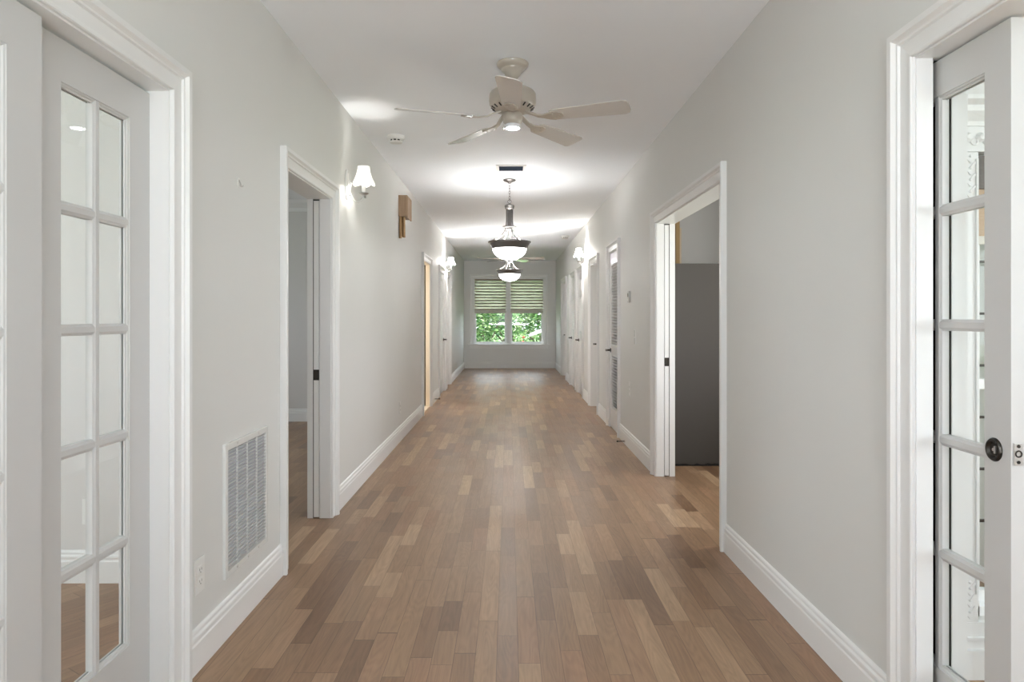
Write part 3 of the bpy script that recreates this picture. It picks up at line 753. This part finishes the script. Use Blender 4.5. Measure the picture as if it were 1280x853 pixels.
# ------------------------------------------------------------------ sconces
def make_sconce(label, bulb, shade):
    """local: wall plane at x=0, hall along +x, z=0 plate centre"""
    o = thing('wall_sconce', label, 'wall sconce', (0,0,0), 0, 'white sconces along the hall')
    m = MB()
    rings = []
    for t, f in ((0.0,1.0),(0.007,1.0),(0.011,0.93),(0.013,0.80),(0.020,0.70),(0.022,0.55)):
        rings.append([(t, 0.052*f*math.cos(a), 0.106*f*math.sin(a)) for a in [2*PI*i/36 for i in range(36)]])
    m.strips(rings); m.build('back_plate', M_ENAMEL, o, True)
    m = MB(); m.tube([(0.020,0,-0.055),(0.034,0,-0.085),(0.058,0,-0.115),(0.085,0,-0.122),(0.107,0,-0.108),(0.120,0,-0.085),(0.122,0,-0.066)], [0.008,0.007,0.0065,0.0065,0.0065,0.0065,0.008], 10)
    m.tube([(0.022,0,0.03),(0.030,0,0.005),(0.026,0,-0.02),(0.020,0,-0.04)], 0.005, 8)
    m.build('arm', M_ENAMEL, o, True)
    m = MB(); m.lathe([(0.0,-0.076),(0.010,-0.074),(0.032,-0.066),(0.036,-0.060),(0.030,-0.062),(0.014,-0.066),(0.0,-0.066)], 24, (0.122,0,0)); m.build('drip_cup', M_STEEL, o, True)
    for k in range(3):
        a = -PI/2 + (k-1)*0.9
        m = MB(); m.tube([(0.122,0,-0.078),(0.122+0.014*math.cos(a+PI/2),0.014*math.sin(a),-0.088),(0.122+0.02*math.cos(a+PI/2),0.02*math.sin(a),-0.098)], [0.004,0.006,0.001], 6); m.build('leaf_drop', M_STEEL, o, True)
    m = MB(); m.lathe([(0.0,-0.068),(0.0135,-0.068),(0.0135,0.018),(0.0,0.018)], 16, (0.122,0,0)); m.build('candle_sleeve', M_ENAMEL, o, True)
    m = MB(); n = 48; rings = []
    prof = [(0.081,0.0),(0.076,0.010),(0.066,0.030),(0.056,0.055),(0.048,0.080),(0.043,0.105),(0.041,0.126)]
    for j, (r, z) in enumerate(prof):
        ring = []
        for i in range(n):
            a = 2*PI*i/n; lobe = abs(math.sin(a*3)); w = (1 - j/(len(prof)-1))
            rr = r*(0.955 + 0.05*lobe) + 0.0012*math.cos(a*24)
            ring.append((0.122 + rr*math.cos(a), rr*math.sin(a), z + 0.012*w*w*(1-lobe) - 0.010*w*w*lobe*0.5))
        rings.append(ring)
    m.strips(rings, True, False)
    so = m.build('lamp_shade', shade, o, True)
    md = so.modifiers.new('thick', 'SOLIDIFY'); md.thickness = 0.0012
    m = MB(); m.lathe([(0.0,0.016),(0.008,0.018),(0.015,0.034),(0.016,0.046),(0.010,0.064),(0.003,0.080),(0.0,0.082)], 20, (0.122,0,0)); m.build('bulb', bulb, o, True)
    return o
M_BULB = lamp_mat('lit_bulb', (1.0, 0.965, 0.91), 200.0)
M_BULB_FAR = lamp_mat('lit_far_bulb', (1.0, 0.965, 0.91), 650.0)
make_sconce('white sconce with bell shade beside the near left doorway', M_BULB, M_SHADE).location = (XL, 4.79, 2.219)
s2 = make_sconce('white sconce with bell shade on the far left wall', M_BULB_FAR, M_SHADE_FAR); s2.location = (XL, 12.0, 2.219)
dup(s2, (XR, 10.45, 2.219), PI, 'white sconce with bell shade on the right wall')

# ------------------------------------------------------------------ small wall and ceiling fittings
def plate(name, label, cat, x, s, y, z, w, h, kind, group=None):
    o = thing(name, label, cat, (x, y, z), 0 if s > 0 else PI, group)
    m = MB(); m.box(0, 0.006, -w/2, w/2, -h/2, h/2, 0.002); m.build('cover_plate', M_WHITE, o)
    if kind == 'outlet':
        for dz in (-0.021, 0.021):
            m = MB(); m.box(0.004, 0.0085, -0.017, 0.017, dz-0.0145, dz+0.0145, 0.003); f = m.build('socket', M_WHITE, o)
            m = MB(); m.box(0.0083, 0.009, -0.0085, -0.0065, dz-0.003, dz+0.006); m.box(0.0083, 0.009, 0.0065, 0.0085, dz-0.003, dz+0.006); m.box(0.0083, 0.009, -0.002, 0.002, dz-0.011, dz-0.007); m.build('slot', M_DARK, f)
    elif kind == 'switch':
        for dz in (-0.036, 0.036):
            m = MB(); m.box(0.004, 0.010, -0.017, 0.017, dz-0.031, dz+0.031, 0.002); m.build('rocker', M_ENAMEL, o)
    elif kind == 'blank':
        m = MB(); m.box(0.004, 0.012, -0.016, 0.016, -0.05, 0.05, 0.003); m.build('rocker', M_ENAMEL, o)
    return o
plate('wall_outlet', 'white duplex outlet on left wall below the air return grille side', 'outlet', XL, 1, 2.507, 0.338, 0.078, 0.126, 'outlet', 'hall outlets')['label'] = 'white duplex outlet between the french door and the air return grille'
plate('wall_outlet', 'white duplex outlet low on left wall below the door chime', 'outlet', XL, 1, 7.13, 0.345, 0.076, 0.12, 'outlet', 'hall outlets')
plate('wall_outlet', 'tall white outlet plate on right wall below the thermostat', 'outlet', XR, -1, 6.72, 0.585, 0.074, 0.14, 'outlet', 'hall outlets')
plate('light_switch', 'stacked white double switch beside the thermostat on right wall', 'light switch', XR, -1, 6.436, 1.10, 0.076, 0.15, 'switch', 'hall switches')
plate('light_switch', 'stacked white double switch under the right wall sconce', 'light switch', XR, -1, 10.19, 1.10, 0.076, 0.15, 'switch', 'hall switches')
o = plate('wall_outlet', 'white outlet seen through the panes of the left french door', 'outlet', 0, 1, 0, 0, 0.078, 0.126, 'outlet')
o.location = (-2.03, 3.315, 0.345); o.rotation_euler = (0, 0, -PI/2)
# thermostat
o = thing('thermostat', 'small grey thermostat on right wall above the stacked switch', 'thermostat', (XR, 6.72, 1.49), PI)
m = MB(); m.box(0, 0.022, -0.04, 0.04, -0.055, 0.055, 0.006); m.build('housing', principled('grey_plastic', (0.5, 0.5, 0.48), 0.4), o)
m = MB(); m.box(0.02, 0.0235, -0.026, 0.026, 0.0, 0.035, 0.001); m.build('display', principled('grey_lcd', (0.25, 0.27, 0.25), 0.2), o)
m = MB(); m.box(0.02, 0.025, -0.026, -0.006, -0.04, -0.02, 0.001); m.build('button', M_WHITE, o)
# hook
o = thing('wall_hook', 'tiny white picture hook high on left wall above the grille', 'hook', (XL, 2.878, 1.856), 0)
m = MB(); m.box(0, 0.003, -0.007, 0.007, -0.02, 0.018, 0.001); m.build('hook_base', M_WHITE, o)
m = MB(); m.tube([(0.003,0,0.010),(0.010,0,-0.006),(0.012,0,-0.018),(0.018,0,-0.020),(0.020,0,-0.012)], 0.0025, 6); m.build('hook_prong', M_STEEL, o)
# air return grille
o = thing('air_return_grille', 'white louvered air return grille low on the left wall', 'air grille', (XL, 2.96, 0.507), 0)
hw, hh, fr = 0.24, 0.27, 0.026
m = MB(); m.box(0, 0.012, -hw, -hw+fr, -hh, hh, 0.002); m.box(0, 0.012, hw-fr, hw, -hh, hh, 0.002); m.box(0, 0.012, -hw+fr, hw-fr, -hh, -hh+fr, 0.002); m.box(0, 0.012, -hw+fr, hw-fr, hh-fr, hh, 0.002)
m.build('grille_frame', M_ENAMEL, o)
m = MB(); n = 33
for i in range(n):
    z = -hh + fr + (i + 0.5)*(2*hh - 2*fr)/n
    m.obox((0.007, 0, z), (0.0058, hw-fr, 0.0007), Matrix.Rotation(math.radians(-8), 3, 'Y'))
m.build('louver_blade', M_ENAMEL, o)
for yy in (-0.11, 0.0, 0.11):
    m = MB(); m.box(0.002, 0.009, yy-0.0015, yy+0.0015, -hh+fr, hh-fr); m.build('support_bar', M_ENAMEL, o)
m = MB(); m.box(0.0004, 0.0012, -hw+fr, hw-fr, -hh+fr, hh-fr); m.build('duct_opening', M_DUCT, o)  # flat sheet, the shade of the duct put into its grey
for yy, zz in ((-0.12, 0.257), (0.12, 0.257), (-0.12, -0.257), (0.0, -0.257), (0.12, -0.257)):
    m = MB(); m.lathe([(0.005,0.012),(0.005,0.0135),(0.002,0.0142)], 10, (0,yy,zz), 'X'); m.build('screw', M_STEEL, o)
# ceiling register
o = thing('ceiling_vent', 'small dark rectangular air register on ceiling before the near pendant', 'air vent', (0.022, 6.62, CEIL), 0)
m = MB(); a, b = 0.145, 0.125
m.box(-a, -a+0.03, -b, b, -0.008, 0, 0.001); m.box(a-0.03, a, -b, b, -0.008, 0, 0.001); m.box(-a+0.03, a-0.03, -b, -b+0.03, -0.008, 0, 0.001); m.box(-a+0.03, a-0.03, b-0.03, b, -0.008, 0, 0.001)
m.build('vent_frame', M_WHITE, o)
m = MB()
for i in range(9):
    y = -b + 0.03 + (i + 0.5)*(2*b - 0.06)/9
    m.obox((0, y, -0.008), (a-0.03, 0.008, 0.0008), Matrix.Rotation(math.radians(40), 3, 'X'))
m.build('vent_louver', M_GRILLE, o)
m = MB(); m.box(-a+0.03, a-0.03, -b+0.03, b-0.03, -0.002, -0.0005); m.build('duct_opening', M_GRILLE, o)
# smoke detectors
def detector(loc, label, s=1.0):
    o = thing('smoke_detector', label, 'smoke detector', loc)
    m = MB(); m.lathe([(0.0,0),(0.072*s,0),(0.072*s,-0.016),(0.066*s,-0.024),(0.060*s,-0.026),(0.058*s,-0.030)], 32, caps=False); m.build('detector_base', M_WHITE, o, True)
    m = MB()
    for k in range(10):
        a = 2*PI*k/10
        m.obox((0.051*s*math.cos(a), 0.051*s*math.sin(a), -0.038), (0.003, 0.005*s, 0.011), Matrix.Rotation(a, 3, 'Z'))
    m.lathe([(0.0,-0.028),(0.060*s,-0.028),(0.060*s,-0.031),(0.0,-0.031)], 24); m.lathe([(0.0,-0.042),(0.048*s,-0.042),(0.056*s,-0.046),(0.050*s,-0.054),(0.030*s,-0.059),(0.0,-0.060)], 28)
    m.build('sensor_cap', M_WHITE, o, True)
    m = MB(); m.lathe([(0.0,-0.031),(0.043*s,-0.031),(0.043*s,-0.043),(0.0,-0.043)], 20); m.build('sensor_chamber', M_DARK, o)
    return o
d1 = detector((-0.905, 5.47, CEIL), 'round white smoke detector on ceiling left of the near fan')
dup(d1, (1.00, 12.1, CEIL), None, 'tiny round ceiling detector beyond the right sconce')
# door chime
o = thing('door_chime', 'wooden door chime box with hanging brass tubes on left wall', 'door chime', (XL, 7.195, 2.335), 0)
m = MB(); m.box(0, 0.084, -0.145, 0.145, 0, 0.215, 0.003); m.box(0, 0.092, -0.150, 0.150, 0.205, 0.217, 0.002); m.build('chime_box', M_OAKBOX, o)
m = MB(); m.box(0.083, 0.091, -0.14, 0.14, -0.012, 0.20, 0.002); m.box(0.083, 0.096, -0.146, -0.12, -0.014, 0.205, 0.002); m.box(0.083, 0.096, 0.12, 0.146, -0.014, 0.205, 0.002); m.build('front_panel', M_OAKBOX, o)
for xx, yy, ln in ((0.018, -0.12, 0.225), (0.050, -0.10, 0.215), (0.030, -0.05, 0.20)):
    m = MB(); m.lathe([(0.0,0.02),(0.015,0.02),(0.015,-ln+0.012),(0.0165,-ln+0.010),(0.0165,-ln),(0.011,-ln),(0.011,-ln+0.006),(0.0,-ln+0.006)], 18, (xx,yy,0)); m.build('chime_tube', M_BRASS, o, True)
# door stops
def doorstop(x, s, y, z, label):
    o = thing('door_stop', label, 'door stop', (x, y, z), 0 if s > 0 else PI, 'spring door stops')
    m = MB(); m.lathe([(0.012,0.0),(0.012,0.006),(0.006,0.010),(0.0,0.010)], 14, axis='X'); m.build('stop_base', M_STEEL, o, True)
    m = MB(); m.tube([(0.006 + 0.065*i/120, 0.006*math.cos(i*0.9), 0.006*math.sin(i*0.9)) for i in range(121)], 0.0013, 5); m.build('spring', M_BRONZE, o, True)
    m = MB(); m.lathe([(0.0,0.068),(0.008,0.070),(0.008,0.082),(0.0,0.085)], 12, axis='X'); m.build('rubber_tip', M_DARK, o, True)
doorstop(XR - 0.016, -1, 6.93, 0.03, 'dark spring door stop on right baseboard before the louvered door')
doorstop(XL + 0.016, 1, 10.35, 0.055, 'dark spring door stop on left baseboard past the pine jamb')

# ------------------------------------------------------------------ things in the right middle room
o = thing('grey_board', 'tall dark grey board standing inside the wide right doorway', 'board', (1.60, 5.92, 0))
m = MB(); pts = [(-0.20, 0.0)]
rnd = random.Random(3)
w0, w1, Hb = -0.19, 0.62, 1.755
n = 26
bot = [(w0 + (w1-w0)*i/n, 0.012 + rnd.uniform(0, 0.014)) for i in range(n+1)]
lef = [(w0 + rnd.uniform(-0.004, 0.004), Hb - (Hb-0.03)*i/24) for i in range(1, 24)]
poly = bot + [(w1, Hb), (w0, Hb)] + lef
vs0 = [(x, -0.012, z) for x, z in poly]; vs1 = [(x, 0.012, z) for x, z in poly]
m.strips([vs0, vs1]); m.build('board_panel', M_FELT, o)
m = MB(); m.box(w0+0.004, w1-0.004, -0.006, 0.02, 0.0, 0.03); m.build('torn_edge', M_FELTEDGE, o)
o = thing('timber_stud', 'bare tan timber post standing behind the dark grey board', 'timber', (1.765, 7.14, 0))
m = MB(); m.box(-0.028, 0.012, -0.045, 0.055, 0, 2.31, 0.002); m.build('post', M_OLDPINE, o)
m = MB(); m.box(0.013, 0.033, -0.03, 0.05, 0, 2.22, 0.002); m.build('lath', M_RAWPINE, o)

# ------------------------------------------------------------------ outside
m = MB(); m.box(-60, 60, -40, 90, -0.6, -0.5); o = m.build('ground_outside', M_GRASS); structure(o)
def tree(name, label, loc, rad, n, mat, leaf, trunk_h, seed, group=None, bloom=0):
    rn = random.Random(seed)
    o = thing(name, label, 'tree' if trunk_h > 0.6 else 'shrub', loc, 0, group)
    m = MB()
    blobs = [(rn.uniform(-.6,.6)*rad[0], rn.uniform(-.6,.6)*rad[1], trunk_h + rad[2] + rn.uniform(-.55,.55)*rad[2], rn.uniform(.35,.6)) for _ in range(12)]
    for i in range(n):
        bx, by, bz, br = rn.choice(blobs)
        d = Vector((rn.gauss(0,1), rn.gauss(0,1), rn.gauss(0,1))).normalized()*(rn.random()**0.4)
        p = Vector((bx + d.x*br*rad[0], by + d.y*br*rad[1], bz + d.z*br*rad[2]))
        R = Matrix.Rotation(rn.uniform(0, 2*PI), 3, 'Z') @ Matrix.Rotation(rn.uniform(-1.2, 1.2), 3, 'X') @ Matrix.Rotation(rn.uniform(-.8, .8), 3, 'Y')
        s = leaf*rn.uniform(.6, 1.3)
        q = [R @ Vector(c)*s + p for c in ((-1,0,0),(-.35,-.38,.06),(.4,-.34,.06),(1,0,-.08),(.4,.34,.06),(-.35,.38,.06))]
        m.bm.faces.new([m.bm.verts.new(c) for c in q])
    m.build('foliage', mat, o)
    m = MB(); m.tube([(0,0,0),(0.03,0.02,trunk_h*.6),(0,0,trunk_h+rad[2]*.8)], [0.05+rad[0]*.05, 0.04+rad[0]*.04, 0.03], 8)
    for bx, by, bz, br in blobs[:6]: m.tube([(0,0,trunk_h*.9),(bx*.5,by*.5,(trunk_h+bz)/2),(bx,by,bz)], [0.03+rad[0]*.02, 0.03, 0.012], 6)
    m.build('trunk', M_BARK, o)
    if bloom:
        for i in range(bloom):
            m = MB()
            d = Vector((rn.gauss(0,.3), rn.gauss(0,.3)-0.25, rn.gauss(0,.3)))
            m.lathe([(0,0.05),(0.04,0.02),(0.05,-0.01),(0.02,-0.04)], 7, (d.x*rad[0], d.y*rad[1]-rad[1]*.6, trunk_h+rad[2]+d.z*rad[2]))
            m.build('bloom', M_BLOOM, o)
    return o
G = 'trees outside the end window'
tree('garden_tree', 'pale green garden tree outside the left half of the end window', (-0.95, 25.0, -0.5), (1.3, 0.9, 1.5), 2600, M_LEAF, 0.085, 0.25, 11, G)
tree('garden_tree', 'leafy garden tree outside the right half of the end window', (1.35, 27.6, -0.5), (1.4, 0.9, 1.6), 2600, M_LEAF, 0.085, 0.3, 12, G)
tree('garden_tree', 'dense dark tree rising behind the paler trees outside', (0.1, 32.0, -0.5), (2.6, 1.2, 2.6), 4200, M_LEAFDK, 0.15, 0.3, 13, G)
tree('garden_tree', 'tall dark tree at far left beyond the end window', (-3.9, 35.5, -0.5), (2.2, 1.6, 3.2), 2400, M_LEAFDK, 0.18, 0.4, 14, G)
tree('garden_tree', 'tall dark tree at far right beyond the end window', (4.1, 36.0, -0.5), (2.2, 1.6, 3.2), 2400, M_LEAFDK, 0.18, 0.4, 15, G)
tree('flowering_shrub', 'small shrub with red blooms outside the right half of end window', (0.47, 22.5, -0.5), (0.28, 0.28, 0.45), 300, M_LEAF, 0.06, 0.45, 16, None, 14)
tree('garden_shrub', 'low bright green shrub under the left half of the end window', (-0.55, 22.3, -0.5), (0.5, 0.35, 0.45), 800, M_LEAF, 0.06, 0.15, 17)
sh = thing('garden_shed', 'grey shed with sloping white roof edge behind the right window half', 'shed', (1.95, 24.6, -0.5))
m = MB(); m.box(-0.70, 1.6, 0.0, 1.6, 0, 1.22); m.build('shed_wall', M_SIDING, sh)
m = MB(); m.strips([[(x, y, z) for x, z in ((-1.35, 1.06), (-1.35, 1.11), (-0.4, 1.47), (0.6, 1.79), (0.6, 1.68), (-0.4, 1.38))] for y in (-0.12, 1.7)]); m.build('shed_roof', M_FASCIA, sh)

# ------------------------------------------------------------------ light and sky
w = bpy.data.worlds.new('overcast_sky'); sc.world = w; w.use_nodes = True
bg = w.node_tree.nodes['Background']; bg.inputs['Color'].default_value = (0.84, 0.925, 1.0, 1); bg.inputs['Strength'].default_value = 2.2
def portal(name, loc, rot, sx, sy, watt=0, col=(0.90, 0.955, 1.0), up=0.0):
    """sky portal in a window; watt adds a fill lamp in place of extra daylight (tilted by up)"""
    l = bpy.data.lights.new(name, 'AREA'); l.shape = 'RECTANGLE'; l.size = sx; l.size_y = sy
    if watt:                                   # added fill lamp in the opening, with a sky portal just outside it
        l.energy = watt; l.color = col
        if 'bounce' in name: return aim(name, l, loc, rot, up)
        p = bpy.data.lights.new(name + '_sky', 'AREA'); p.shape = 'RECTANGLE'; p.size = sx; p.size_y = sy; p.cycles.is_portal = True
        q = bpy.data.objects.new(name + '_sky', p); C.objects.link(q); q.location = loc; q.rotation_euler = rot
    else: l.cycles.is_portal = True
    aim(name, l, loc, rot, up)
def aim(name, l, loc, rot, up):
    o = bpy.data.objects.new(name, l); C.objects.link(o); o.location = loc
    o.rotation_euler = (rot[0] + (up if rot[0] else 0), 0, rot[2]) if rot[0] else (0, rot[1] + (up if rot[1] > 0 else -up), 0)
portal('rear_window_daylight', (0.025, YB - 0.1, 1.55), (PI/2, 0, 0), 1.15, 1.3)       # faces +y
portal('added_rear_bounce', (0.025, YB + 0.15, 0.95), (PI/2, 0, 0), 2.2, 0.9, 180, up=1.42)      # added lamp with no real source, throws light up onto the ceiling
portal('end_window_daylight', (0, YE + 0.15, 1.45), (-PI/2, 0, 0), 1.8, 1.7)             # faces -y
portal('left_room_fill', (RLX - 0.1, -0.1, 1.55), (0, -PI/2, 0), 1.5, 3.0, 27, up=0.7)  # added lamp, tilted up to brighten the hall walls and ceiling
portal('middle_room_daylight', (RLX - 0.1, 5.8, 1.55), (0, -PI/2, 0), 1.1, 1.2, 12)
portal('right_room_fill', (RRX + 0.1, -0.3, 1.55), (0, PI/2, 0), 1.5, 2.4, 21, up=0.7)  # matching added lamp on the right, also aimed upward as fill
portal('right_middle_fill', (2.6, 4.7, 1.5), (0, PI/2, 0), 1.2, 1.6, 15, (1.0, 0.98, 0.95))  # lamp added at an invented window to brighten this room
portal('closet_daylight', (-2.47, 9.25, 1.45), (0, -PI/2, 0), 1.3, 0.9, 14, (1.0, 0.96, 0.90))
portal('carved_window_daylight', ((RW[0]+RW[1])/2, 2.56, 1.07), (-PI/2, 0, 0), 1.0, 1.6)
su = bpy.data.lights.new('sun', 'SUN'); su.energy = 2.2; su.angle = math.radians(2); su.color = (1.0, 0.96, 0.88)
so = bpy.data.objects.new('sun', su); C.objects.link(so)
so.rotation_euler = Vector((0.25, 0.62, -0.75)).to_track_quat('-Z', 'Y').to_euler()

# ------------------------------------------------------------------ camera and view
cam = bpy.data.cameras.new('camera'); cam.sensor_width = 36; cam.lens = 24.0
cam.shift_x = 4/1280; cam.shift_y = -29/1280; cam.clip_start = 0.05
co = bpy.data.objects.new('camera', cam); C.objects.link(co)
co.location = (0, 0, CAMZ); co.rotation_euler = (PI/2, 0, 0)
sc.camera = co
sc.view_settings.view_transform = 'Standard'; sc.view_settings.look = 'None'
sc.view_settings.exposure = 1.32; sc.view_settings.gamma = 1.0; sc.view_settings.use_curve_mapping = False
sc.cycles.use_denoising = True
sc.cycles.max_bounces = 10; sc.cycles.diffuse_bounces = 7; sc.cycles.glossy_bounces = 4; sc.cycles.transparent_max_bounces = 16
sc.cycles.sample_clamp_indirect = 3.0
sc.cycles.caustics_reflective = False; sc.cycles.caustics_refractive = False; sc.cycles.blur_glossy = 1.0
